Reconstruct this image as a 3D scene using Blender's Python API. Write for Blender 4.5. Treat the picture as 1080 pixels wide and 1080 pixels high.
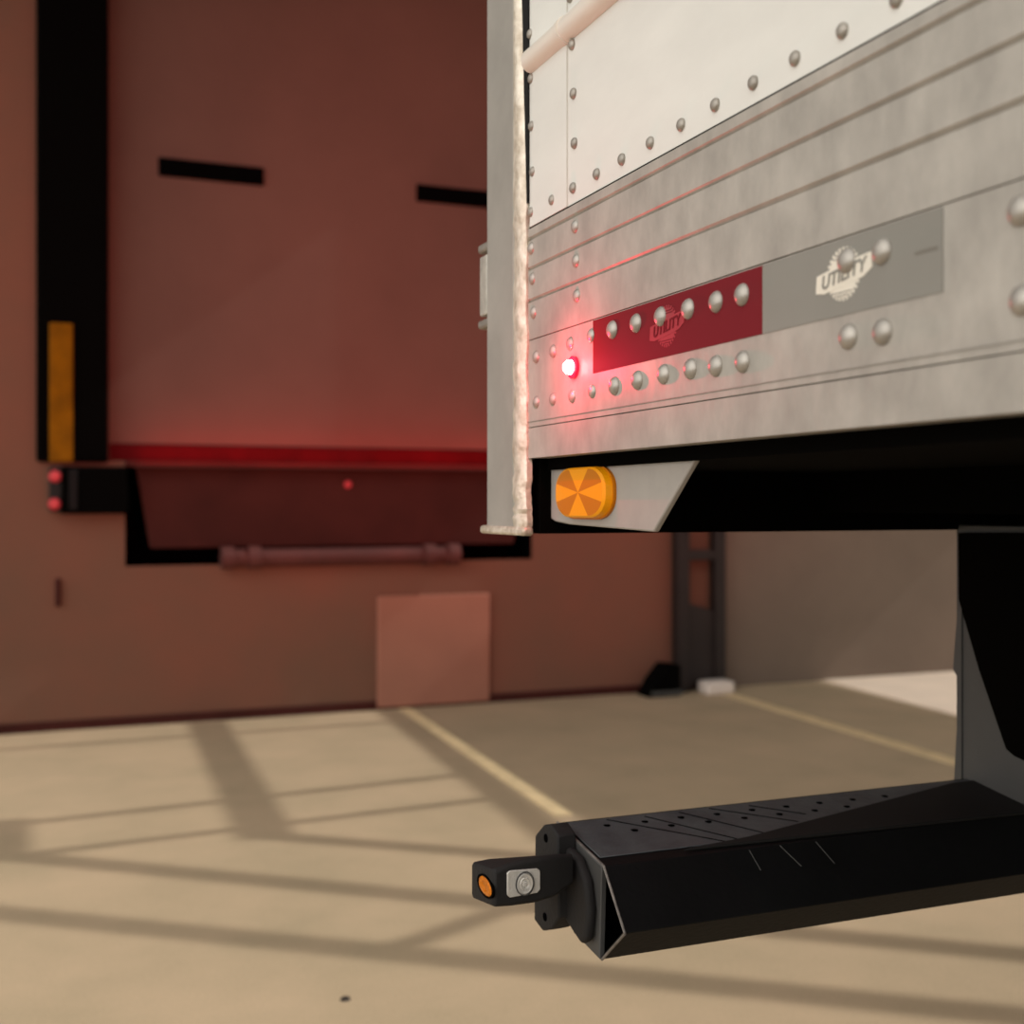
import bpy, bmesh, math, random
from mathutils import Vector, Matrix
random.seed(7)
for o in list(bpy.data.objects): bpy.data.objects.remove(o)
SC = bpy.context.scene
COL = SC.collection

# ------------------------------------------------------------------ camera
F = 1266.0                      # focal length in pixels of the 1080 frame
YH = 533.0                      # height of the horizon in the frame
YAW = math.atan(510.0/F)        # camera looks this far to the right of the trailer's axis
CAMZ = 1.05
cam = bpy.data.cameras.new('camera')
cam.sensor_width = 36; cam.lens = 36*F/1080
cam.shift_y = (YH-540.0)/1080
cam.clip_start = 0.05
cam.dof.use_dof = True
cam.dof.focus_distance = 1.05
cam.dof.aperture_fstop = 5.6
co = bpy.data.objects.new('camera', cam); COL.objects.link(co)
co.location = (0, 0, CAMZ)
co.rotation_euler = (math.pi/2, 0, -YAW)
SC.camera = co

# ------------------------------------------------------------------ world: hazy sky, brightest low on the open left side
w = bpy.data.worlds.new('sky'); SC.world = w; w.use_nodes = True
nt = w.node_tree; nt.nodes.clear()
out = nt.nodes.new('ShaderNodeOutputWorld'); bg = nt.nodes.new('ShaderNodeBackground')
tc = nt.nodes.new('ShaderNodeTexCoord'); nz = nt.nodes.new('ShaderNodeVectorMath'); nz.operation = 'NORMALIZE'
dt = nt.nodes.new('ShaderNodeVectorMath'); dt.operation = 'DOT_PRODUCT'
dt.inputs[1].default_value = Vector((-1, -.45, .35)).normalized()
mr = nt.nodes.new('ShaderNodeMapRange')
mr.inputs['From Min'].default_value = 0.0; mr.inputs['From Max'].default_value = 1.0
mr.inputs['To Min'].default_value = 0.0; mr.inputs['To Max'].default_value = 1.0
pw = nt.nodes.new('ShaderNodeMath'); pw.operation = 'POWER'; pw.inputs[1].default_value = 2.0
ma = nt.nodes.new('ShaderNodeMath'); ma.operation = 'MULTIPLY_ADD'
SKY_BASE, SKY_PEAK = 0.36, 1.85
ma.inputs[1].default_value = SKY_PEAK; ma.inputs[2].default_value = SKY_BASE
nt.links.new(tc.outputs['Generated'], nz.inputs[0]); nt.links.new(nz.outputs[0], dt.inputs[0])
nt.links.new(dt.outputs['Value'], mr.inputs['Value']); nt.links.new(mr.outputs[0], pw.inputs[0])
nt.links.new(pw.outputs[0], ma.inputs[0]); nt.links.new(ma.outputs[0], bg.inputs['Strength'])
bg.inputs['Color'].default_value = (1.0, .965, .905, 1)
nt.links.new(bg.outputs[0], out.inputs[0])

# ------------------------------------------------------------------ sun (from the right, a little behind the camera)
TOSUN = Vector((1.28, -.11, 1.0))
sl = bpy.data.lights.new('sun', 'SUN'); sl.energy = 2.05; sl.angle = math.radians(.4); sl.color = (1, .95, .86)
so = bpy.data.objects.new('sun', sl); COL.objects.link(so)
so.rotation_euler = TOSUN.to_track_quat('Z', 'Y').to_euler(); so.location = (8, -1, 9)

vs = SC.view_settings
SC.display_settings.display_device = 'sRGB'
vs.view_transform = 'Standard'; vs.look = 'None'; vs.gamma = 1; vs.use_curve_mapping = False
vs.exposure = 0.0

# ------------------------------------------------------------------ measuring: a sight line of the photograph met with a known plane
_s, _c = math.sin(YAW), math.cos(YAW)
def ray(u, v):
    a = (u-540)/F; b = -(v-YH)/F
    return Vector((_s+_c*a, _c-_s*a, b))
def onX(u, v, X): r = ray(u, v); k = X/r.x; return Vector((X, k*r.y, CAMZ+k*r.z))
def onY(u, v, Y): r = ray(u, v); k = Y/r.y; return Vector((k*r.x, Y, CAMZ+k*r.z))
def onZ(u, v, Z=0): r = ray(u, v); k = (Z-CAMZ)/r.z; return Vector((k*r.x, k*r.y, Z))

# ------------------------------------------------------------------ materials
def mat(name, col, rough=.6, metal=0, var=0, vscale=8, stretch=(1, 1, 1), bump=0, bscale=40, spec=.5, emit=None, estr=0, col2=None, trans=0, coat=0, speckle=0):
    m = bpy.data.materials.new(name); m.use_nodes = True
    n = m.node_tree; b = n.nodes['Principled BSDF']
    b.inputs['Base Color'].default_value = (*col, 1); b.inputs['Roughness'].default_value = rough
    b.inputs['Metallic'].default_value = metal
    b.inputs['Specular IOR Level'].default_value = spec
    if trans: b.inputs['Transmission Weight'].default_value = trans
    if coat: b.inputs['Coat Weight'].default_value = coat
    if emit: b.inputs['Emission Color'].default_value = (*emit, 1); b.inputs['Emission Strength'].default_value = estr
    if var or bump:
        g = n.nodes.new('ShaderNodeNewGeometry'); mp = n.nodes.new('ShaderNodeMapping')
        mp.inputs['Scale'].default_value = stretch; n.links.new(g.outputs['Position'], mp.inputs[0])
    if var:
        t = n.nodes.new('ShaderNodeTexNoise'); t.inputs['Scale'].default_value = vscale; t.inputs['Detail'].default_value = 6
        t.inputs['Roughness'].default_value = .6
        n.links.new(mp.outputs[0], t.inputs[0])
        r = n.nodes.new('ShaderNodeValToRGB')
        c2 = col2 or tuple(max(0, x*(1-var)) for x in col)
        r.color_ramp.elements[0].position = .32; r.color_ramp.elements[0].color = (*c2, 1)
        r.color_ramp.elements[1].position = .68; r.color_ramp.elements[1].color = (*[min(1, x*(1+var*.4)) for x in col], 1)
        n.links.new(t.outputs['Fac'], r.inputs[0])
        src = r.outputs[0]
        if speckle:
            t3 = n.nodes.new('ShaderNodeTexNoise'); t3.inputs['Scale'].default_value = 120; t3.inputs['Detail'].default_value = 3
            n.links.new(g.outputs['Position'], t3.inputs[0])
            mr3 = n.nodes.new('ShaderNodeMapRange'); mr3.inputs['From Min'].default_value = .3; mr3.inputs['From Max'].default_value = .7
            mr3.inputs['To Min'].default_value = 1-speckle; mr3.inputs['To Max'].default_value = 1+speckle
            n.links.new(t3.outputs['Fac'], mr3.inputs[0])
            mx = n.nodes.new('ShaderNodeVectorMath'); mx.operation = 'SCALE'
            n.links.new(src, mx.inputs[0]); n.links.new(mr3.outputs[0], mx.inputs['Scale']); src = mx.outputs[0]
        n.links.new(src, b.inputs['Base Color'])
    if bump:
        t2 = n.nodes.new('ShaderNodeTexNoise'); t2.inputs['Scale'].default_value = bscale; t2.inputs['Detail'].default_value = 4
        n.links.new(mp.outputs[0], t2.inputs[0])
        bp = n.nodes.new('ShaderNodeBump'); bp.inputs['Strength'].default_value = bump; bp.inputs['Distance'].default_value = .002
        n.links.new(t2.outputs['Fac'], bp.inputs['Height']); n.links.new(bp.outputs[0], b.inputs['Normal'])
    return m

M = {}
M['concrete'] = mat('concrete', (.50, .375, .245), .85, var=.16, vscale=2.2, bump=.3, bscale=60, col2=(.43, .335, .215), speckle=.05)
M['sunlit_concrete'] = mat('sunlit_concrete', (.78, .64, .52), .85, var=.1, vscale=3)
M['wall_red'] = mat('painted_wall', (.205, .084, .056), .9, var=.14, vscale=1.2, bump=.3, bscale=30, col2=(.165, .088, .060), spec=.2)
M['wall_grey'] = mat('bare_wall', (.20, .150, .118), .9, spec=.2, var=.12, vscale=1.8, bump=.3, bscale=30)
M['door'] = mat('door_paint', (.150, .080, .062), .7, spec=.25, var=.16, vscale=1.2)
M['seal_black'] = mat('black_foam', (.002, .0018, .0016), .95, spec=.03)
M['rubber'] = mat('black_rubber', (.014, .013, .013), .75, bump=.3, bscale=200, spec=.3)
M['yellow'] = mat('amber_reflector_strip', (.23, .088, .0), .7, spec=.1, var=.3, vscale=12)
M['lip'] = mat('rusty_steel', (.062, .015, .012), .8, spec=.15, var=.25, vscale=3)
M['hinge'] = mat('red_primer_steel', (.10, .024, .02), .7, var=.3, vscale=6)
M['board'] = mat('pink_board', (.36, .15, .10), .8, var=.12, vscale=2)
M['stripe'] = mat('pale_yellow_paint', (.80, .62, .36), .8, var=.2, vscale=14)
M['dark_steel'] = mat('dark_steel', (.014, .007, .006), .6, var=.3, vscale=8)
M['white_paint'] = mat('white_block', (.75, .66, .6), .7)
M['alu'] = mat('aluminium', (.46, .43, .385), .5, .3, var=.22, vscale=26, stretch=(1, 1.2, .75), bump=.2, bscale=90, col2=(.365, .34, .305))
M['alu_post'] = mat('galvanised_post', (.38, .36, .325), .5, .25, var=.18, vscale=9, bump=.15, bscale=70)
M['weld'] = mat('bare_weld', (.78, .72, .62), .38, .35, var=.45, vscale=60, bump=.9, bscale=120, col2=(.5, .42, .32))
M['white'] = mat('white_panel', (.76, .752, .71), .55, var=.09, vscale=7, bump=.4, bscale=9, stretch=(1, .6, 1.6), coat=.2)
M['seam'] = mat('seam_grey', (.56, .53, .48), .6)  # plain grey of the panel seam
M['white_plain'] = mat('white_bead', (.80, .73, .65), .35, coat=.3)
M['rivet'] = mat('rivet_alu', (.44, .41, .37), .36, .55, var=.15, vscale=60)
M['rivet_small'] = mat('rivet_small', (.36, .33, .29), .4, .5, var=.2, vscale=60)
M['black_gap'] = mat('black_seal', (.008, .008, .008), .8, spec=.2)
M['tape_red'] = mat('red_tape', (.17, .011, .017), .6, spec=.15, var=.06, vscale=6)
M['tape_silver'] = mat('silver_tape', (.26, .25, .225), .6, spec=.2, var=.08, vscale=7)
M['tape_print'] = mat('tape_print', (.17, .155, .13), .6)
M['emblem'] = mat('emblem_cream', (.78, .73, .63), .5)
M['emblem_red'] = mat('emblem_red', (.36, .022, .034), .4)
M['under'] = mat('underbody_black', (.0018, .0015, .0012), .95, spec=.02)
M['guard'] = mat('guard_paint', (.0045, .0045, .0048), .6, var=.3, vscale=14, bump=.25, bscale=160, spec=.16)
M['guard_top'] = mat('guard_top_paint', (.064, .074, .078), .5, var=.4, vscale=25, bump=.35, bscale=140, col2=(.045, .050, .056))
M['guard_grey'] = mat('guard_grey_paint', (.052, .051, .049), .6, var=.15, vscale=9)
M['guard_shadow'] = mat('guard_shadow_tone', (.013, .0125, .012), .7, var=.2, vscale=9, spec=.2)  # dark tone for the shadow on the beam top
M['scuff'] = mat('bare_edge', (.22, .2, .18), .5, .4, var=.5, vscale=80)
M['bracket'] = mat('bracket_grey', (.38, .35, .32), .6, var=.12, vscale=14, bump=.2)
M['amber'] = mat('amber_lens', (.80, .30, .002), .35, spec=.2, emit=(1, .36, .0), estr=.05)
M['amber_b'] = mat('amber_lens_shade', (.52, .16, .001), .35, spec=.2)
M['amber_small'] = mat('amber_bulb', (.62, .17, .001), .35, spec=.25, var=.4, vscale=300)
M['lens_clear'] = mat('clear_lens', (.62, .60, .56), .18, .2, coat=1, bump=.4, bscale=500)
M['dark_ring'] = mat('dark_ring', (.05, .05, .05), .4)
M['hole'] = mat('dark_hole', (.002, .002, .002), 1, spec=0)
M['led'] = mat('led', (1, .2, .25), .3, emit=(1, .60, .58), estr=14)
M['led_lens'] = mat('led_lens', (.9, .02, .06), .2, emit=(1, .0, .015), estr=1.6)
M['red_dot'] = mat('red_reflector', (.55, .05, .06), .4, emit=(1, .05, .08), estr=.06)
M['steel_lt'] = mat('zinc_hinge', (.55, .52, .46), .4, .3, var=.3, vscale=50)
M['tyre'] = mat('tyre', (.02, .02, .02), .85)
M['wire'] = mat('shade_frame_metal', (.3, .3, .3), .5, .6)

# ------------------------------------------------------------------ mesh helpers
WORLD_O = {}
class MB:
    def __init__(s): s.bm = bmesh.new()
    def box(s, x0, x1, y0, y1, z0, z1):
        v = [s.bm.verts.new((x, y, z)) for x in (x0, x1) for y in (y0, y1) for z in (z0, z1)]
        for f in ((0, 1, 3, 2), (4, 6, 7, 5), (0, 4, 5, 1), (2, 3, 7, 6), (0, 2, 6, 4), (1, 5, 7, 3)):
            s.bm.faces.new([v[i] for i in f])
        return s
    def prism(s, pts, vec):
        vec = Vector(vec); a = [s.bm.verts.new(p) for p in pts]; b = [s.bm.verts.new(Vector(p)+vec) for p in pts]
        s.bm.faces.new(a); s.bm.faces.new(list(reversed(b)))
        n = len(a)
        for i in range(n): s.bm.faces.new((a[i], b[i], b[(i+1) % n], a[(i+1) % n]))
        return s
    def tube(s, p, q, r, n=16, r2=None):
        p, q = Vector(p), Vector(q); r2 = r if r2 is None else r2
        d = (q-p).normalized(); u = d.orthogonal().normalized(); v = d.cross(u)
        A = [s.bm.verts.new(p+r*(math.cos(t)*u+math.sin(t)*v)) for t in [2*math.pi*i/n for i in range(n)]]
        B = [s.bm.verts.new(q+r2*(math.cos(t)*u+math.sin(t)*v)) for t in [2*math.pi*i/n for i in range(n)]]
        s.bm.faces.new(list(reversed(A))); s.bm.faces.new(B)
        for i in range(n): s.bm.faces.new((A[i], A[(i+1) % n], B[(i+1) % n], B[i]))
        return s
    def bar(s, p, q, wd, h):
        p, q = Vector(p), Vector(q); d = (q-p).normalized(); u = Vector((0, 0, 1)).cross(d).normalized()*wd/2; k = Vector((0, 0, h/2))
        s.prism([p-u-k, p+u-k, p+u+k, p-u+k], q-p); return s
    def lathe(s, prof, c, axis, n=20):          # prof: (radius, distance along axis)
        c = Vector(c); ax = Vector(axis).normalized(); u = ax.orthogonal().normalized(); v = ax.cross(u)
        rings = []
        for r, h in prof:
            if r <= 1e-7: rings.append([s.bm.verts.new(c+ax*h)])
            else: rings.append([s.bm.verts.new(c+ax*h+r*(math.cos(2*math.pi*i/n)*u+math.sin(2*math.pi*i/n)*v)) for i in range(n)])
        for a, b in zip(rings, rings[1:]):
            for i in range(n):
                j = (i+1) % n
                if len(a) == 1: s.bm.faces.new((a[0], b[i], b[j]))
                elif len(b) == 1: s.bm.faces.new((a[i], b[0], a[j]))
                else: s.bm.faces.new((a[i], b[i], b[j], a[j]))
        return s
    def widen(s, c, k):
        c = Vector(c)
        for v in s.bm.verts: v.co = Vector([c[i]+(v.co[i]-c[i])*k[i] for i in range(3)])
        return s
    def build(s, name, m, parent=None, at=None, bevel=0, smooth=False, seg=2):
        if bevel:
            bmesh.ops.remove_doubles(s.bm, verts=s.bm.verts, dist=1e-6)
        bmesh.ops.recalc_face_normals(s.bm, faces=s.bm.faces)
        if at is None:
            lo = Vector([min(v.co[i] for v in s.bm.verts) for i in range(3)]); hi = Vector([max(v.co[i] for v in s.bm.verts) for i in range(3)])
            at = Vector(((lo.x+hi.x)/2, (lo.y+hi.y)/2, lo.z))
        at = Vector(at)
        bmesh.ops.translate(s.bm, verts=s.bm.verts, vec=-at)
        me = bpy.data.meshes.new(name); s.bm.to_mesh(me); s.bm.free()
        me.materials.append(m)
        o = bpy.data.objects.new(name, me); COL.objects.link(o)
        if smooth:
            for p in me.polygons: p.use_smooth = True
            try: me.set_sharp_from_angle(angle=math.radians(40))
            except Exception: pass
        if bevel:
            bv = o.modifiers.new('bevel', 'BEVEL'); bv.width = bevel; bv.segments = seg; bv.limit_method = 'ANGLE'; bv.angle_limit = math.radians(25)
            for p in me.polygons: p.use_smooth = True
            try: me.set_sharp_from_angle(angle=math.radians(40))
            except Exception: pass
        WORLD_O[o] = at
        if parent is not None:
            o.parent = parent; o.location = at-WORLD_O[parent]
        else: o.location = at
        return o
def tag(o, label=None, cat=None, group=None, kind=None):
    if label: o['label'] = label
    if cat: o['category'] = cat
    if group: o['group'] = group
    if kind: o['kind'] = kind
    return o
def thing(name, label, cat, at, group=None):
    o = bpy.data.objects.new(name, None); COL.objects.link(o); o.location = at; WORLD_O[o] = Vector(at)
    o.empty_display_size = .1
    return tag(o, label, cat, group)
def struct(o, label=None): return tag(o, label, kind='structure')

# ------------------------------------------------------------------ setting: yard floor and dock wall
YW = 5.98
b = MB().box(-6, 16, -8, YW+1.5, -.2, 0)
struct(b.build('floor', M['concrete'], at=(0, 0, 0)), 'beige concrete yard with shadow lines across it')
DX0, DX1, DZ0, DZ1 = .355, 2.60, 1.262, 4.1       # doorway
PX0, PX1, PZ0 = .426, 2.525, .760                 # pit below it
XS = 3.64                                         # where the painted bay ends
HW = 5.6
b = MB()
b.box(-1.6, DX0, YW, YW+.4, 0, HW); b.box(DX1, XS, YW, YW+.4, 0, HW)
b.box(DX0, DX1, YW, YW+.4, DZ1, HW); b.box(DX0, DX1, YW, YW+.4, 0, PZ0)
b.box(DX0, PX0, YW, YW+.4, PZ0, DZ0); b.box(PX1, DX1, YW, YW+.4, PZ0, DZ0)
struct(b.build('wall_back', M['wall_red'], at=(1, YW, 0)), 'red-brown painted loading dock wall')
b = MB().box(XS, 14, YW, YW+.4, 0, HW)
struct(b.build('wall_right', M['wall_grey'], at=(8, YW, 0)), 'plain grey-brown wall right of the dock')
b = MB().box(PX0-.02, PX1+.02, YW+.33, YW+.4, PZ0-.02, DZ0+.02)
for (q0, q1, z0, z1) in ((PX0, PX0+.004, PZ0, DZ0), (PX1-.004, PX1, PZ0, DZ0), (PX0, PX1, PZ0, PZ0+.004)): b.box(q0, q1, YW+.001, YW+.33, z0, z1)
struct(b.build('trim_1', M['hole']), 'dark back of the leveller pit')
# dark joint where the wall meets the ground
b = MB().box(-1.6, XS, YW-.012, YW+.01, 0, .045)
struct(b.build('trim_2', M['lip']), 'thin dark joint along the foot of the dock wall')
# door with its pull slots and a strip of painted red glow at its foot
b = MB().box(DX0-.04, DX1+.04, YW+.05, YW+.12, DZ0, DZ1+.05)
door = b.build('door_1', M['door'], bevel=.01); struct(door, 'red-lit roll-up dock door')
for (u0, v0, u1, v1) in ((167, 167, 278, 176), (439, 191, 545, 202)):
    p = onY(u0, v0, YW+.05); q = onY(u1, v1, YW+.05); zc = 2.69
    MB().box(p.x, q.x, YW+.035, YW+.055, zc-.045, zc+.045).build('pull_slot', M['hole'], door, bevel=.006)
mglow = mat('door_foot_glow', (.075, .001, .003), .7, var=.3, vscale=5, spec=.1)  # red glow at the door foot, put into the colour
MB().box(DX0-.03, DX1+.03, YW+.035, YW+.055, DZ0-.005, DZ0+.085).build('glow_strip', mglow, door, bevel=.012, seg=3)

# added red fill light at the deck edge, washing up the door
al = bpy.data.lights.new('door_red_fill', 'AREA'); al.shape = 'RECTANGLE'; al.size = 2.0; al.size_y = .03; al.energy = 2.7; al.color = (1, .0, .01)
ao = bpy.data.objects.new('door_red_fill', al); COL.objects.link(ao); ao.location = ((DX0+DX1)/2, YW-.09, DZ0-.01)
ao.rotation_euler = Vector((0, -.45, -.9)).to_track_quat('Z', 'Y').to_euler()

# ------------------------------------------------------------------ dock furniture
def seal_pad(x0, x1, label):
    t = thing('dock_seal', label, 'dock seal', ((x0+x1)/2, YW, DZ0), 'foam pads beside the dock door')
    MB().box(x0, x1, YW-.05, YW-.001, DZ0-.012, 4.14).build('foam_pad', M['seal_black'], t, bevel=.015)
    return t
t = seal_pad(.033, .350, 'tall black foam dock pad at the left of the door, with an amber strip')
p = onY(52, 340, YW-.055); q = onY(77, 340, YW-.055)
MB().box(p.x, q.x, YW-.062, YW-.05, DZ0-.012, p.z).build('amber_strip', M['yellow'], t, bevel=.01)
t = seal_pad(2.605, 2.92, 'tall black foam dock pad hidden behind the rear post of the trailer')
MB().box(2.8, 2.9, YW-.062, YW-.05, DZ0-.012, 1.87).build('amber_strip', M['yellow'], t, bevel=.01)

p = onY(52, 490, YW-.1); q = onY(135, 542, YW-.1)
t = thing('dock_bumper', 'black rubber dock bumper with two red bolt heads, left of the leveller', 'dock bumper', ((p.x+q.x)/2, YW, q.z))
MB().box(p.x+.05, q.x, YW-.1, YW, q.z, p.z-.005).build('rubber_block', M['seal_black'], t, bevel=.01)
MB().box(p.x, p.x+.085, YW-.085, YW, q.z+.01, p.z-.01).build('steel_plate', M['rubber'], t, bevel=.006)
MB().box(p.x+.085, p.x+.12, YW-.11, YW-.09, q.z+.02, p.z-.02).build('grey_bar', M['guard'], t, bevel=.004)
for (u, v) in ((58, 502.5), (57.5, 531.5)):
    c = onY(u, v, YW-.09)
    MB().lathe([(0, .022), (.018, .018), (.028, 0), (.028, -.01), (0, -.01)], c, (0, -1, 0), 16).build('bolt_head', M['red_dot'], t, smooth=True)

t = thing('dock_leveller', 'dark reddish steel dock leveller lip hanging in the pit below the door', 'dock leveller', ((PX0+PX1)/2, YW, .85))
A = onY(143, 492, YW-.03); B_ = onY(159, 583, YW-.03)
xr = PX1-(A.x-PX0); xr2 = PX1-(B_.x-PX0)
MB().prism([(A.x, YW-.02, 1.25), (xr, YW-.02, 1.25), (xr2, YW-.02, .845), (B_.x, YW-.02, .845)], (0, .04, 0)).build('lip_plate', M['lip'], t, bevel=.006)
MB().box(PX0, PX1, YW-.03, YW+.05, 1.235, 1.262).build('deck_edge', M['lip'], t, bevel=.004)
MB().box((DX0+DX1)/2-1.02, (DX0+DX1)/2+1.02, YW-.105, YW-.03, DZ0-.034, DZ0-.022).build('fill_bar', M['lip'], t, bevel=.003)  # plain bar added under the red fill light
l = onY(240, 590, YW-.06); r = onY(478, 585, YW-.06)
MB().tube((l.x, YW-.055, .795), (r.x, YW-.055, .795), .042, 16).build('lip_hinge', M['hinge'], t, smooth=True)
for x in (l.x, l.x+.13, r.x-.13, r.x):
    MB().tube((x-.03, YW-.055, .795), (x+.03, YW-.055, .795), .056, 16).build('hinge_collar', M['hinge'], t, smooth=True)
MB().box(l.x+.02, r.x-.02, YW-.03, YW, .745, .80).build('hinge_mount', M['hinge'], t, bevel=.004)
c = onY(367, 511, YW-.03)
MB().lathe([(0, .014), (.014, .01), (.02, 0), (0, 0)], c, (0, -1, 0), 16).build('red_reflector', M['red_dot'], t, smooth=True)

p = onY(398, 629, YW-.02); q = onY(516, 741, YW-.02)
tag(MB().box(p.x, q.x, YW-.03, YW, .012, p.z).build('square_board', M['board'], bevel=.006),
    'pale pinkish square board standing against the dock wall below the leveller', 'board')
p = onY(61, 626, YW)
tag(MB().box(p.x-.012, p.x+.012, YW-.02, YW, p.z-.06, p.z+.07).build('wall_bracket', M['lip'], bevel=.006),
    'small thin brown bracket low on the wall under the dock bumper', 'bracket')

# dark steel guide frame at the right end of the painted wall
x0 = onY(715, 650, YW-.1).x; x1 = onY(728, 650, YW-.1).x; x2 = onY(755, 650, YW-.1).x; x3 = onY(766, 650, YW-.1).x
t = thing('guide_frame', 'dark narrow steel frame standing against the wall right of the dock', 'steel frame', ((x0+x3)/2, YW-.07, 0))
MB().box(x0, x1, YW-.1, YW-.03, 0, 3.4).build('upright', M['dark_steel'], t, bevel=.006)
MB().box(x2, x3, YW-.1, YW-.03, 0, 3.4).build('upright', M['dark_steel'], t, bevel=.006)
for z in (.77, 1.5, 2.2, 2.9): MB().box(x1-.005, x2+.005, YW-.09, YW-.05, z-.03, z+.03).build('crossbar', M['dark_steel'], t, bevel=.004)
MB().prism([(x1-.005, YW-.08, .02), (x2+.005, YW-.08, .02), (x2+.005, YW-.08, .45), (x1-.005, YW-.08, .50)], (0, .03, 0)).build('kick_panel', M['dark_steel'], t, bevel=.004)
p = onY(740, 718, YW-.17); q = onY(768, 731, YW-.17)
tag(MB().box(p.x, q.x, YW-.24, YW-.12, 0, .07).build('footing_block', M['white_paint'], bevel=.012), 'small whitish block on the ground at the foot of the steel frame', 'block')
p = onY(676, 706, YW-.12); q = onY(711, 733, YW-.12)
t = thing('wheel_chock', 'small black wheel chock on the ground beside the steel frame', 'wheel chock', ((p.x+q.x)/2, YW-.12, 0))
MB().prism([(p.x, YW-.2, 0), (q.x, YW-.2, 0), (q.x, YW-.2, .17), (q.x-.08, YW-.2, .18), (p.x+.05, YW-.2, .09)], (0, .14, 0)).build('wedge', M['seal_black'], t, bevel=.01)
MB().box(p.x+.02, q.x, YW-.215, YW-.2, .01, .035).build('base_strip', M['guard_grey'], t)

# painted lane lines
def stripe(a, c, wd, label):
    a = Vector(a); c = Vector(c); u = Vector((1, 0, 0))*wd/2
    a.z = c.z = .0005
    tag(MB().prism([a-u, a+u, c+u, c-u], (0, 0, .003)).build('lane_line', M['stripe']), label, 'painted line')
stripe((1.80, YW-.03, 0), (1.68, 3.7, 0), .065, 'pale painted line running from the square board towards the side lamp')
stripe((3.60, YW-.25, 0), (3.42, 1.9, 0), .085, 'pale yellow painted line starting at the small whitish block')
pa = onZ(860, 717.5)  # sun patch, its brightness painted in as a paler slab
tag(MB().prism([(4.42, YW, .0005), (9.5, YW, .0005), (9.5, 2.0, .0005), (4.02, 2.0, .0005)], (0, 0, .004)).build('sun_patch', M['sunlit_concrete']),
    'sun patch painted paler along the foot of the grey wall at right', 'sun patch')
c = onZ(364, 1054)
tag(MB().lathe([(0, .006), (.008, .004), (.012, 0), (0, 0)], c, (0, 0, 1), 9).build('pebble', M['dark_steel'], smooth=True), 'tiny dark pebble lying on the concrete at the bottom of the picture', 'pebble')

# ------------------------------------------------------------------ added unseen frame: casts the broad shade and the thin lines
HC = 4.4
def up(x, y, h=HC): return Vector((x+TOSUN.x*h, y+TOSUN.y*h, h))
caster = thing('shade_frame', 'added unseen shade frame of sheet and bars, high at right', 'shade caster', (8.5, YW, HC))
a = up(1.86, 3.72); c = up(4.36, 3.72)
MB().prism([up(1.90, 6.8), up(4.42, 6.8), up(4.20, 3.35), up(1.76, 3.35)], (0, 0, .05)).build('shade_sheet', M['wire'], caster)
def rod(p, q, wd, h=.05):
    MB().bar(up(*p), up(*q), wd, h).build('shade_bar', M['wire'], caster)
rod((.80, 5.95), (.70, 3.80), .125)          # broad bands running out from the wall
rod((1.72, 5.95), (1.55, 3.45), .085)
rod((-.09, 4.35), (-.09, 3.85), .13)
rod((-.9, 3.98), (3.2, .92), .075)          # long diagonals
rod((-.9, 4.57), (3.2, 1.33), .07)
rod((.70, 3.83), (1.9, 2.93), .06)
rod((.84, 2.76), (1.35, 2.99), .05)
rod((-1.2, 4.18), (1.64, 4.42), .045)       # cross bars
rod((-1.2, 3.80), (1.60, 4.02), .045)
rod((-1.2, 5.60), (1.75, 5.62), .04)
ov = MB().box(-1.6, 3.6, 2.7, YW, 4.15, 4.22)  # added overhead slab, out of view, dims the upper wall
tag(ov.build('door_shade', M['dark_steel'], bevel=.01), 'added unseen dark slab over the dock door that dims the upper wall', 'shade caster')
for x in (8.7, 9.9):
    MB().bar((x, YW, 5.3), (x, 3.2, HC+.1), .05, .05).build('shade_stay', M['wire'], caster)

# ================================================================== semi-trailer
SX = .473
TR = thing('semi_trailer', 'white and aluminium semi-trailer, its rear corner facing the dock', 'trailer', (1.77, -3, 0))
Y1 = 1.130             # rear end of the side rail, where the post starts
YF = -9.0
WID = 2.6; XR = SX+WID
ZR0, ZR1 = 1.098, 1.333
TOP = 4.0
# box body
MB().box(SX+.012, XR-.012, YF, Y1+.1, ZR0+.03, TOP).build('body', M['white_plain'], TR)
MB().box(SX+.02, XR-.02, YF, Y1+.05, ZR0-.012, ZR0+.03).build('underfloor', M['under'], TR)
# white side skin, rear strip and main sheet with their seam
ys = onX(598, 150, SX).y
MB().box(SX+.001, SX+.012, YF, ys, ZR1, TOP-.1).build('side_panel', M['white'], TR)
MB().box(SX+.0, SX+.0125, ys+.0015, Y1-.004, ZR1, TOP-.1).build('side_panel', M['white'], TR)
MB().box(SX+.0005, SX+.012, ys-.0002, ys+.0018, ZR1, TOP-.1).build('seam', M['seam'], TR)
# base rail: one extrusion with grooves
g = [1.321, 1.2905, 1.258, 1.2175]
prof = [(SX+.02, ZR0)]
def groove(z, d, h): return [(SX, z-h/2), (SX+d, z-h/2+.0004), (SX+d, z-h/2+.0008), (SX, z+h/2)]
prof += [(SX, ZR0)] + groove(1.129, .003, .0012) + groove(1.2178, .003, .0012)
for z in (1.258, 1.2905, 1.321): prof += groove(z, .0035, .0042)
prof += [(SX, ZR1-.002), (SX+.02, ZR1-.002)]
MB().prism([(x, YF, z) for x, z in prof], (0, Y1-YF, 0)).build('base_rail', M['alu'], TR)
MB().box(SX-.0008, SX+.002, YF, Y1, 1.1345, 1.1352).build('rail_score', M['rivet_small'], TR)
MB().box(SX+.0015, SX+.015, YF, Y1, ZR1-.003, ZR1+.0005).build('panel_seal', M['black_gap'], TR)
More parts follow.
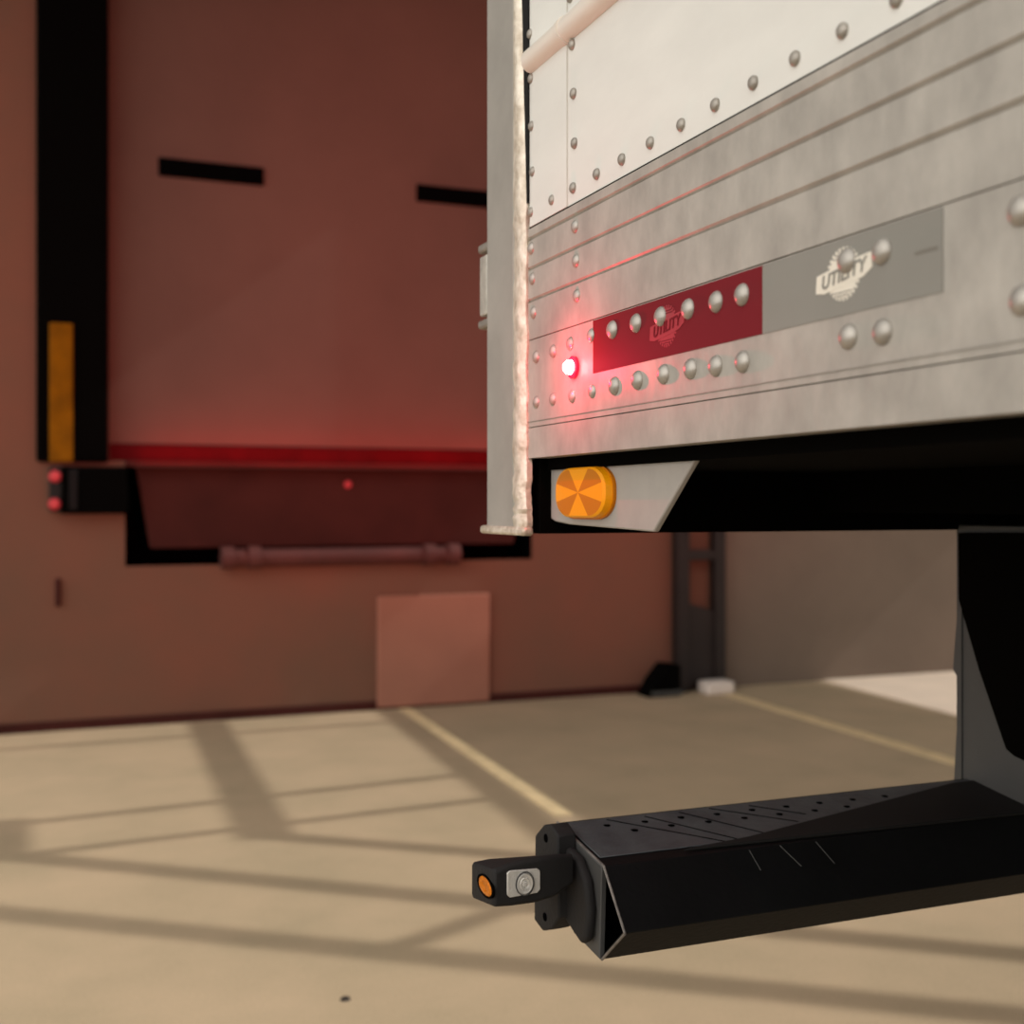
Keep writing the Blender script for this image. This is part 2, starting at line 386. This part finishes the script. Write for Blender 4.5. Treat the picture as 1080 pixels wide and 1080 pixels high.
# black seal between skin and post
MB().prism([(SX-.002, Y1-.004, 1.358), (SX-.002, Y1+.006, 1.358), (SX-.002, Y1+.024, 1.60), (SX-.002, Y1+.03, TOP-.1), (SX-.002, Y1-.003, TOP-.1)], (.02, 0, 0)).build('corner_seal', M['black_gap'], TR)
# horizontal bead on the skin
zb = onX(575, 52, SX).z
bz = MB().tube((SX+.001, YF, zb), (SX+.001, Y1-.008, zb), .0125, 20)
bz.lathe([(.0125, 0), (.010, .005), (.005, .008), (0, .009)], (SX+.001, Y1-.008, zb), (0, 1, 0), 20)
bz.build('side_bead', M['white_plain'], TR, smooth=True)
yy = onX(597, 30, SX).y
MB().tube((SX+.001, yy-.004, zb), (SX+.001, yy+.004, zb), .0137, 20).build('bead_clip', M['white_plain'], TR, smooth=True)

# rear post with welded lip and foot
YP = 1.245
ZP = 1.022
MB().box(SX-.003, SX+.08, Y1+.03, YP, ZP, TOP).build('rear_post', M['alu_post'], TR, bevel=.006, seg=3)
lip = MB()
import_y = Y1
prev = None
n = 150
rings = []
for i in range(n+1):
    z = ZP+.002+(TOP-ZP)*((i/n)**1.6)
    amp = .0024 if z < 1.36 else .0004
    y0 = Y1+.0+random.uniform(-amp, amp)+(.022*min(1, max(0, (z-1.36)/.3)) if z > 1.36 else 0)*.8
    y1 = Y1+.031
    x = SX-.006+random.uniform(-amp, amp)*.6
    rings.append([lip.bm.verts.new(p) for p in ((SX+.004, y0, z), (SX-.002, y0, z), (x, y0+.005, z), (x-.001, (y0+y1)/2, z), (x+.001, y1-.003, z), (SX+.004, y1, z))])
for a_, b_ in zip(rings, rings[1:]):
    for i in range(5): lip.bm.faces.new((a_[i], a_[i+1], b_[i+1], b_[i]))
    lip.bm.faces.new((a_[5], a_[0], b_[0], b_[5]))
lip.bm.faces.new(rings[0]); lip.bm.faces.new(rings[-1])
lip.build('welded_lip', M['weld'], TR, smooth=True)
fo = MB().box(SX-.008, SX+.004, Y1-.006, YP+.006, ZP-.003, ZP+.006)
fo.build('post_foot', M['weld'], TR, bevel=.003)
# hinge hardware behind the post
zt = onX(510, 258, SX).z; zl = onX(510, 344, SX).z
yh = onX(505, 300, SX).y
MB().box(SX+.0, SX+.02, YP+.004, yh-.002, zl+.012, zt-.012).build('door_hinge', M['steel_lt'], TR, bevel=.002)
MB().box(SX-.001, SX+.025, YP-.004, yh+.002, zt-.008, zt+.002).build('hinge_knuckle', M['rivet_small'], TR, bevel=.003)
MB().box(SX-.001, SX+.025, YP-.004, yh+.002, zl-.002, zl+.008).build('hinge_knuckle', M['rivet_small'], TR, bevel=.003)
# rear doors and roof edge
MB().box(SX+.08, XR-.08, Y1+.08, YP-.02, ZR0, TOP).build('rear_door', M['white_plain'], TR, bevel=.005)
MB().box(XR-.08, XR+.003, Y1+.03, YP, ZP, TOP).build('rear_post', M['alu_post'], TR, bevel=.006)
# rear crossmember (black) and bumper frame
MB().box(SX+.012, XR-.03, Y1-.004, Y1+.029, ZP-.001, ZR0-.001).build('crossmember', M['under'], TR)
MB().box(SX+.35, SX+.45, YF, Y1, ZP+.02, ZR0).build('frame_rail', M['under'], TR)
MB().box(XR-.45, XR-.35, YF, Y1, ZP+.02, ZR0).build('frame_rail', M['under'], TR)
# bracket plate with the amber lamp
XB = .497
q = [onX(577, 494, XB), onX(733, 484, XB), onX(689, 561, XB), onX(600, 553, XB), onX(585, 550, XB), onX(578, 545, XB)]
br = MB().prism([tuple(p) for p in q], (.006, 0, 0)).build('lamp_bracket', M['bracket'], TR, bevel=.0015)
MB().box(XB+.004, XB+.05, q[1].y-.1, q[0].y+.004, q[0].z+.002, ZR0-.004).build('bracket_flange', M['dark_steel'], TR)
# amber oval reflector lamp: stadium, facet light and shade painted in two ambers
c0 = onX(620, 519.5, XB); L, R = onX(594, 518, XB), onX(649, 518, XB)
hy = (L.y-R.y)/2; cy = (L.y+R.y)/2; hz = .0245; rr = .021
def stad(sc, x, nn=10):
    P = []
    for (sy, sz, a0) in ((1, 1, 0), (-1, 1, 90), (-1, -1, 180), (1, -1, 270)):
        for i in range(nn+1):
            t_ = math.radians(a0+90*i/nn)
            P.append((x, cy+sy*0+sc*((hy-.034)*sy)+sc*.034*math.cos(t_), c0.z+sc*((hz-rr)*sz)+sc*rr*math.sin(t_)))
    return P
lamp = MB().prism(stad(1.04, XB-.003), (.005, 0, 0)).build('amber_lamp', M['amber_b'], TR)
lamp['label'] = 'amber oval marker lamp on the grey bracket'
lm = bmesh.new()
P1, P2, P3 = stad(1.0, XB-.003), stad(.97, XB-.009), stad(.90, XB-.0105)
V1 = [lm.verts.new(p) for p in P1]; V2 = [lm.verts.new(p) for p in P2]; V3 = [lm.verts.new(p) for p in P3]
cen = lm.verts.new((XB-.0108, cy, c0.z)); n = len(V1)
lmf = []
for i in range(n):
    j = (i+1) % n
    lm.faces.new((V1[i], V1[j], V2[j], V2[i])); lm.faces.new((V2[i], V2[j], V3[j], V3[i]))
    f = lm.faces.new((V3[i], V3[j], cen))
    m_ = f.calc_center_median(); ang = math.degrees(math.atan2((m_.z-c0.z)/hz, (m_.y-cy)/hy)) % 360
    f.material_index = int((ang+22.5)//45) % 2
mb = MB(); mb.bm.free(); mb.bm = lm
lens = mb.build('faceted_lens', M['amber'], lamp, at=(XB-.01, cy, c0.z-hz)); lens.data.materials.append(M['amber_b'])

# reflective tape
zt0, zt1 = 1.1690, 1.2165
yr0, yr1, yr2 = onX(626, 360, SX).y, onX(805, 300, SX).y, onX(995, 260, SX).y
red = MB().box(SX-.0006, SX+.001, yr1, yr0, zt0, zt1).build('red_tape', M['tape_red'], TR); red['label'] = 'dark red reflective tape'
sil = MB().box(SX-.0006, SX+.001, yr2, yr1, zt0, zt1).build('silver_tape', M['tape_silver'], TR); sil['label'] = 'grey reflective tape'
def emblem(parent, u, v, m1, m2, k):
    c = onX(u, v, SX); x = SX-.0008
    def P(y, z, dx=0): return (x-dx, c.y-y, c.z+z)
    e = MB()
    # ring of rays around a disc, then the banner across it
    N = 72
    e.prism([P(.0150*k*math.cos(2*math.pi*i/N), .0150*k*math.sin(2*math.pi*i/N)) for i in range(N)], (.0003, 0, 0))
    for i in range(28):
        t = 2*math.pi*i/28; d = .06
        e.prism([P(.0152*k*math.cos(t-d), .0152*k*math.sin(t-d)), P(.0152*k*math.cos(t+d), .0152*k*math.sin(t+d)), P(.0172*k*math.cos(t+d), .0172*k*math.sin(t+d)), P(.0172*k*math.cos(t-d), .0172*k*math.sin(t-d))], (.0003, 0, 0))
    e.prism([P(-.0285*k, -.0085*k, .0002), P(-.020*k, -.0098*k, .0002), P(0, -.0078*k, .0002), P(.020*k, -.0050*k, .0002), P(.0285*k, -.0005*k, .0002), P(.0275*k, .0092*k, .0002), P(0, .0068*k, .0002), P(-.0275*k, .0028*k, .0002)], (.0004, 0, 0))
    e.build('emblem', m1, parent)
    for zz in (-.0115, -.0135, .0105, .0125):
        li = MB()
        hw = math.sqrt(.0150**2-zz**2)*.9*k
        li.box(x-.0003, x, c.y-hw, c.y+hw, c.z+zz*k-.0003, c.z+zz*k+.0003)
        li.build('emblem_line', m2, parent)
    cu = bpy.data.curves.new('lettering', 'FONT'); cu.body = 'UTILITY'; cu.size = .0125*k; cu.align_x = 'CENTER'; cu.align_y = 'CENTER'
    cu.extrude = .0001; cu.offset = .0002*k; cu.space_character = 1.02; cu.shear = .15
    tmp = bpy.data.objects.new('tmp', cu); COL.objects.link(tmp)
    bpy.context.view_layer.update()
    me = bpy.data.meshes.new_from_object(tmp.evaluated_get(bpy.context.evaluated_depsgraph_get()))
    bpy.data.objects.remove(tmp)
    me.name = 'lettering'
    R_ = Matrix(((0, 0, -1, 0), (-1, 0, 0, 0), (0, 1, 0, 0), (0, 0, 0, 1)))
    sh = Matrix.Identity(4); sh[2][1] = -.12    # banner rises slightly to the right
    me.transform(sh @ R_)
    me.materials.clear(); me.materials.append(m2)
    o = bpy.data.objects.new('lettering', me); COL.objects.link(o); o.parent = parent
    o.location = Vector((x-.0006, c.y, c.z-.0005*k))-WORLD_O[parent]
emblem(sil, 890.5, 289, M['emblem'], M['tape_silver'], .98)
emblem(red, 704, 344, M['emblem_red'], M['tape_red'], .98)
MB().box(SX-.0008, SX, *sorted((onX(966, 270, SX).y, onX(990, 262, SX).y)), 1.1935, 1.1955).build('tape_print', M['tape_print'], sil)

# rivets: one mesh each size, copied
def rivet_mesh(r, h, m, name='rivet'):
    o = MB().lathe([(0, h), (r*.35, h*.95), (r*.7, h*.72), (r*.93, h*.35), (r, .0004), (r, -.001), (0, -.001)], (0, 0, 0), (-1, 0, 0), 24).build(name, m, TR, at=(0, 0, 0), smooth=True)
    return o
big = rivet_mesh(.0083, .0052, M['rivet']); mid = rivet_mesh(.0064, .0036, M['rivet']); sm = rivet_mesh(.0052, .0030, M['rivet_small'])
def put(first, p, used={}):
    o = first if first not in used else first.copy()
    if first in used: COL.objects.link(o)
    used[first] = True
    o.parent = TR; o.location = p-WORLD_O[TR]
    return o
# bottom row of the skin
for (u, v) in ((560, 229), (582, 216), (604, 203), (629, 188), (655.5, 172), (685.5, 155), (718, 136), (754, 115), (794, 92), (838, 67), (888, 37.5), (945, 4), (1010, -34)):
    p = onX(u, v, SX); put(sm, Vector((SX, p.y, 1.3475)))
for (u, v) in ((559, 36), (560, 83), (560.5, 133), (561.6, 181), (603, 47), (604.5, 98.6), (605.5, 151), (601, -3), (559, -12)):
    p = onX(u, v, SX); put(sm, Vector((SX, p.y, p.z)))
for (u, v) in ((560.5, 262), (561.7, 294), (563, 329.5), (606.7, 239), (607.8, 275), (608.6, 312)):
    put(mid, onX(u, v, SX))
top = ((566, 376.5), (584, 370.5), (602, 362.5), (624, 354), (647, 348), (672, 341), (698, 334), (727, 326), (756.6, 318.5), (784, 311), (894.5, 275), (931.4, 265), (1077, 222))
bot = ((566, 424), (583.4, 421), (604, 418), (625, 412.7), (648.6, 407), (673, 401), (700.5, 394.7), (729, 389), (755.6, 386), (784, 381.5), (895.3, 355), (931.4, 350), (1078.6, 316.7))
for i, (u, v) in enumerate(top): put(mid if i < 4 else big, onX(u, v, SX)+Vector((-.0004, 0, 0)))
for i, (u, v) in enumerate(bot): put(mid if i < 4 else big, onX(u, v, SX))

# glowing red marker lamp on the rail
c = onX(606, 387.5, SX)
ml = MB().lathe([(.0105, -.001), (.0105, .003), (.008, .004), (0, .004)], c, (-1, 0, 0), 28).build('marker_lamp', M['led_lens'], TR, smooth=True)
ml['label'] = 'small glowing red marker lamp'
MB().lathe([(.0070, .003), (.0066, .0075), (.004, .0105), (0, .0115)], c, (-1, 0, 0), 24).build('led_bulb', M['led'], ml, smooth=True)
pl = bpy.data.lights.new('marker_glow', 'POINT'); pl.energy = .46; pl.color = (1, .0, .05); pl.shadow_soft_size = 0
po = bpy.data.objects.new('marker_glow', pl); COL.objects.link(po); po.location = c+Vector((-.045, 0, 0))
# tail lamps on the rear frame throw the red onto the dock
for x in (SX+.35, SX+1.3, XR-.4):
    tl = MB().box(x-.08, x+.08, YP-.02, YP+.012, 1.045, 1.09).build('tail_lamp', M['led_lens'], TR, bevel=.008)
    al = bpy.data.lights.new('tail_glow', 'SPOT'); al.energy = 128; al.spot_size = math.radians(62); al.spot_blend = .9; al.color = (1, .03, .03); al.shadow_soft_size = .04
    ao = bpy.data.objects.new('tail_glow', al); COL.objects.link(ao); ao.location = (x, YP+.06, 1.07)
    ao.rotation_euler = Vector((-.06 if x > 1 else .08, -1, -.27)).to_track_quat('Z', 'Y').to_euler()

# wheels further forward, beside the camera
for y in (-1.2, -2.5):
    for sx in (0, 1):
        xo = SX+.03 if sx == 0 else XR-.03; sg = 1 if sx == 0 else -1
        wh = MB().lathe([(.28, .0), (.46, .0), (.5, .04), (.5, .22), (.46, .26), (.28, .26)], (xo, y, .5), (sg, 0, 0), 40).build('wheel', M['tyre'], TR, smooth=True)
        MB().lathe([(.28, .01), (.26, .06), (.1, .08), (.09, .0), (0, -.01)], (xo, y, .5), (sg, 0, 0), 32).build('wheel_hub', M['alu'], wh, smooth=True)
    MB().tube((SX+.2, y, .5), (XR-.2, y, .5), .06).build('axle', M['under'], TR)
    MB().box(SX+.34, SX+.46, y-.2, y+.2, .5, ZP+.03).build('suspension', M['under'], TR)
    MB().box(XR-.46, XR-.34, y-.2, y+.2, .5, ZP+.03).build('suspension', M['under'], TR)

# ------------------------------------------------------------------ rear underride guard: part of the trailer
XE = .50; XE2 = XR-.03
A2, B2, C2, D2, E2, F2 = (1.117, .727), (1.011, .712), (.968, .663), (1.015, .623), (1.074, .629), (1.117, .662)
bm = MB()
sec = [A2, B2, C2, D2, E2, F2]
# shell, open at its left end: thin wall
inner = []
cx_ = sum(p[0] for p in sec)/6; cz_ = sum(p[1] for p in sec)/6
for (y, z) in sec: inner.append((cx_+(y-cx_)*.95, cz_+(z-cz_)*.95))
O1 = [bm.bm.verts.new((XE, y, z)) for y, z in sec]; O2 = [bm.bm.verts.new((XE2, y, z)) for y, z in sec]
I1 = [bm.bm.verts.new((XE, y, z)) for y, z in inner]; I2 = [bm.bm.verts.new((XE+.25, y, z)) for y, z in inner]
for i in range(6):
    j = (i+1) % 6
    bm.bm.faces.new((O1[i], O1[j], O2[j], O2[i])); bm.bm.faces.new((I1[j], I1[i], I2[i], I2[j])); bm.bm.faces.new((O1[j], O1[i], I1[i], I1[j]))
bm.bm.faces.new(O2); bm.bm.faces.new(I2)
beam = bm.build('guard_beam', M['guard'], TR, bevel=.012, seg=6)
beam['label'] = 'black steel underride guard beam'
def topz(y): return B2[1]+(y-B2[0])*(A2[1]-B2[1])/(A2[0]-B2[0])
def tp(u, v):       # point of the beam's sloping top under that sight line
    r = ray(u, v); # plane z = m*y + k
    m_ = (A2[1]-B2[1])/(A2[0]-B2[0]); k_ = B2[1]-m_*B2[0]
    t_ = (k_-CAMZ)/(r.z-m_*r.y); return Vector((t_*r.x, t_*r.y, CAMZ+t_*r.z))
# lighter tread face on top
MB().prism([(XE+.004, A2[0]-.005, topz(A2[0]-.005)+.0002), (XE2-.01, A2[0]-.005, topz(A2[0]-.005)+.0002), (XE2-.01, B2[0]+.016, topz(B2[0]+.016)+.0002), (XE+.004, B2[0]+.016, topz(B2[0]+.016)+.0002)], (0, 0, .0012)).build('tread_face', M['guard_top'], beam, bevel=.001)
# holes: two staggered rows
hm = None
for (u, v) in ((640, 872), (680, 868), (718, 863.5), (756, 860), (793, 855.5), (829, 852), (864, 848), (899, 844.5), (933, 841), (669, 877), (708, 872), (747, 868), (785, 864), (822, 860), (859, 856), (893, 852), (929, 849), (962, 845)):
    p = tp(u, v)+Vector((0, 0, .0015))
    if hm is None:
        hm = MB().lathe([(0, .0003), (.0036, .0003), (.0036, -.001), (0, -.001)], p, (0, 0, 1), 16).build('tread_hole', M['hole'], beam, at=p); o = hm
    else:
        o = hm.copy(); COL.objects.link(o)
    o.location = p-WORLD_O[beam]
# slanting score lines across the top
for (a_, b_) in (((640, 866), (765, 889)), ((680, 862.5), (780, 887)), ((716, 858), (806, 880)), ((748, 854), (842, 868)), ((790, 851), (850, 860))):
    p, q_ = tp(*a_), tp(*b_)
    p.z += .0014; q_.z += .0014
    MB().bar(p, q_, .0016, .0008).build('score_line', M['hole'], beam)
# lines continuing over the front edge
def fr(u, v):       # on the front face B-C
    r = ray(u, v); m_ = (B2[1]-C2[1])/(B2[0]-C2[0]); k_ = C2[1]-m_*C2[0]
    t_ = (k_-CAMZ)/(r.z-m_*r.y); return Vector((t_*r.x, t_*r.y, CAMZ+t_*r.z))
for (a_, b_) in (((790, 897), (802, 918)), ((822, 892), (845, 914)), ((860, 888), (880, 911))):
    p, q_ = fr(*a_), fr(*b_)
    MB().tube(p+Vector((0, -.0006, .0004)), q_+Vector((0, -.0006, .0004)), .0005, 6).build('score_line', M['guard_grey'], beam)
# end plate, leaving the front corner open, with scuffed rim
ep = [A2, B2, (1.012, .705), (1.0165, .627), D2, E2, F2]
MB().prism([(XE-.002, y, z) for y, z in ep], (.006, 0, 0)).build('end_plate', M['guard_grey'], beam, bevel=.001)
rim = MB()
for (a_, b_) in ((A2, B2), (B2, C2), (C2, D2)):
    rim.tube((XE, *a_), (XE, *b_), .0013, 8)
rim.build('scuffed_rim', M['scuff'], beam)
# curved boss between lamp plate and end plate
MB().prism([(XE-.003, y, z) for y, z in [(1.108, .722), (1.045, .712), (1.026, .695), (1.019, .668), (1.024, .64), (1.035, .632), (1.108, .655)]], (-.010, 0, 0)).build('end_boss', M['rubber'], beam, bevel=.004, seg=3)
# shadow on the beam top at the upright, built as a dark plate
XU = 1.026
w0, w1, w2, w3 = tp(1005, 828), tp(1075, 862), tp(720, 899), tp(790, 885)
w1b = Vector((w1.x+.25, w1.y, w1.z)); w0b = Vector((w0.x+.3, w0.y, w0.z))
MB().prism([tuple(p) for p in (w0+Vector((0, .0, 0)), w0b, w1b, tp(1078, 860), w2, w3)], (0, 0, .0035)).build('beam_shadow', M['guard_shadow'], beam, bevel=.0015)

# uprights
def upright(x0, x1, parent=TR):
    YB = Y1
    o = MB().prism([(x0, YB, ZP+.005), (x0, YB, .727), (x0, .985, .712), (x0, .985, ZP+.005)], (x1-x0, 0, 0)).build('guard_upright', M['guard_grey'], parent, bevel=.002)
    return o
u1 = upright(XU, XU+.10); u2 = upright(XR-.55-.10, XR-.55)
xk = XU-.004
MB().prism([tuple(p) for p in (onX(1010.5, 562, xk), onX(1011, 632, xk), onX(1032, 705, xk), onX(1061, 790, xk), onX(1069, 797, xk), onX(1100, 812, xk), onX(1150, 830, xk), onX(1150, 562, xk))], (.004, 0, 0)).build('upright_shadow', M['under'], u1)  # diagonal shadow on the upright, built as a black plate
MB().prism([tuple(p) for p in (onX(1010, 640, XU-.002), onX(1005, 706, XU-.002), onX(1011, 716, XU-.002), onX(1011, 730, XU-.002), onX(1006, 826, XU-.002), onX(1014, 826, XU-.002), onX(1014, 640, XU-.002))], (.004, 0, 0)).build('flange', M['guard_grey'], u1)

# ------------------------------------------------------------------ side outline lamp on the guard's end
XP = .478
def oy(u, x): return onX(u, 900, x).y
pts = [(564, 881), (573, 870), (580, 869), (588, 881), (589, 968), (582, 980), (572, 982), (563, 970)]
lampb = MB().prism([tuple(onX(u, v, XP)) for u, v in pts], (.020, 0, 0)).build('outline_lamp', M['rubber'], TR, bevel=.002)
lampb['label'] = 'black rubber outline lamp with amber and clear lenses'
for (u, v) in ((576, 884), (575, 967)):
    p = onX(u, v, XP)
    MB().lathe([(0, .0008), (.0042, .0008), (.0042, -.001), (0, -.001)], p, (-1, 0, 0), 16).build('screw_hole', M['hole'], lampb)
# body: stations from the end face to the plate  (x, ynear, yfar, zlow, zhigh)
yn = 1.030
st = [(.3965, 1.0345, 1.088, .6810, .7130, .6725, .7055), (.3990, 1.030, 1.091, .6795, .7150, .6710, .7062), (.415, yn, 1.095, .6785, .7190, .670, .7060), (.440, yn, 1.096, .6785, .7215, .670, .7045), (.460, yn+.002, 1.094, .6810, .7210, .673, .7030), (XP+.004, yn+.010, 1.088, .688, .7170, .680, .7000)]
lb = MB(); rings = []
for (x, a_, b_, z0, z1, f0, f1) in st:
    e = .003
    rings.append([lb.bm.verts.new(p) for p in ((x, a_+e, z0), (x, b_-e, f0), (x, b_, f0+e), (x, b_, f1-e), (x, b_-e, f1), (x, a_+e, z1), (x, a_, z1-e), (x, a_, z0+e))])
for a_, b_ in zip(rings, rings[1:]):
    for i in range(8): lb.bm.faces.new((a_[i], a_[(i+1) % 8], b_[(i+1) % 8], b_[i]))
lb.bm.faces.new(rings[0]); lb.bm.faces.new(rings[-1])
hs = lb.build('lamp_arm', M['rubber'], lampb, bevel=.0012)
# amber lens on the end
cA = onX(512.5, 934.5, .3962)
MB().lathe([(.0100, -.001), (.0100, .0012), (.0085, .0012), (.0085, -.0005)], cA, (-1, 0, 0), 28).widen(cA, (1, 2.1, 1)).build('lens_ring', M['seal_black'], lampb, smooth=True)
MB().lathe([(.0083, -.001), (.0083, .0006), (.0068, .0018), (.0045, .0020), (.0035, .0008), (0, .0008)], cA, (-1, 0, 0), 28).widen(cA, (1, 2.1, 1)).build('amber_lens', M['amber_small'], lampb, smooth=True)
# clear lens window on the near side
q = [onY(u, v, yn-.0015) for u, v in ((535, 921), (538, 918.5), (567, 916), (570, 918.5), (570, 938), (567, 942), (538, 947), (535, 944))]
MB().prism([tuple(p) for p in q], (0, .004, 0)).build('clear_lens', M['lens_clear'], lampb, bevel=.0008)
cC = onY(553.5, 932, yn-.002)
MB().lathe([(.0093, 0), (.0093, .0012), (.0087, .0012), (.0087, 0)], cC, (0, -1, 0), 32).widen(cC, (1, 1, 1.2)).build('lens_ring', M['dark_ring'], lampb)
MB().lathe([(0, .0022), (.002, .002), (.0022, .0008), (.0045, .0016), (.0050, .0005), (.0075, .0012), (.0084, 0), (0, 0)], cC, (0, -1, 0), 32).widen(cC, (1, 1, 1.2)).build('bulb', M['lens_clear'], lampb, smooth=True)
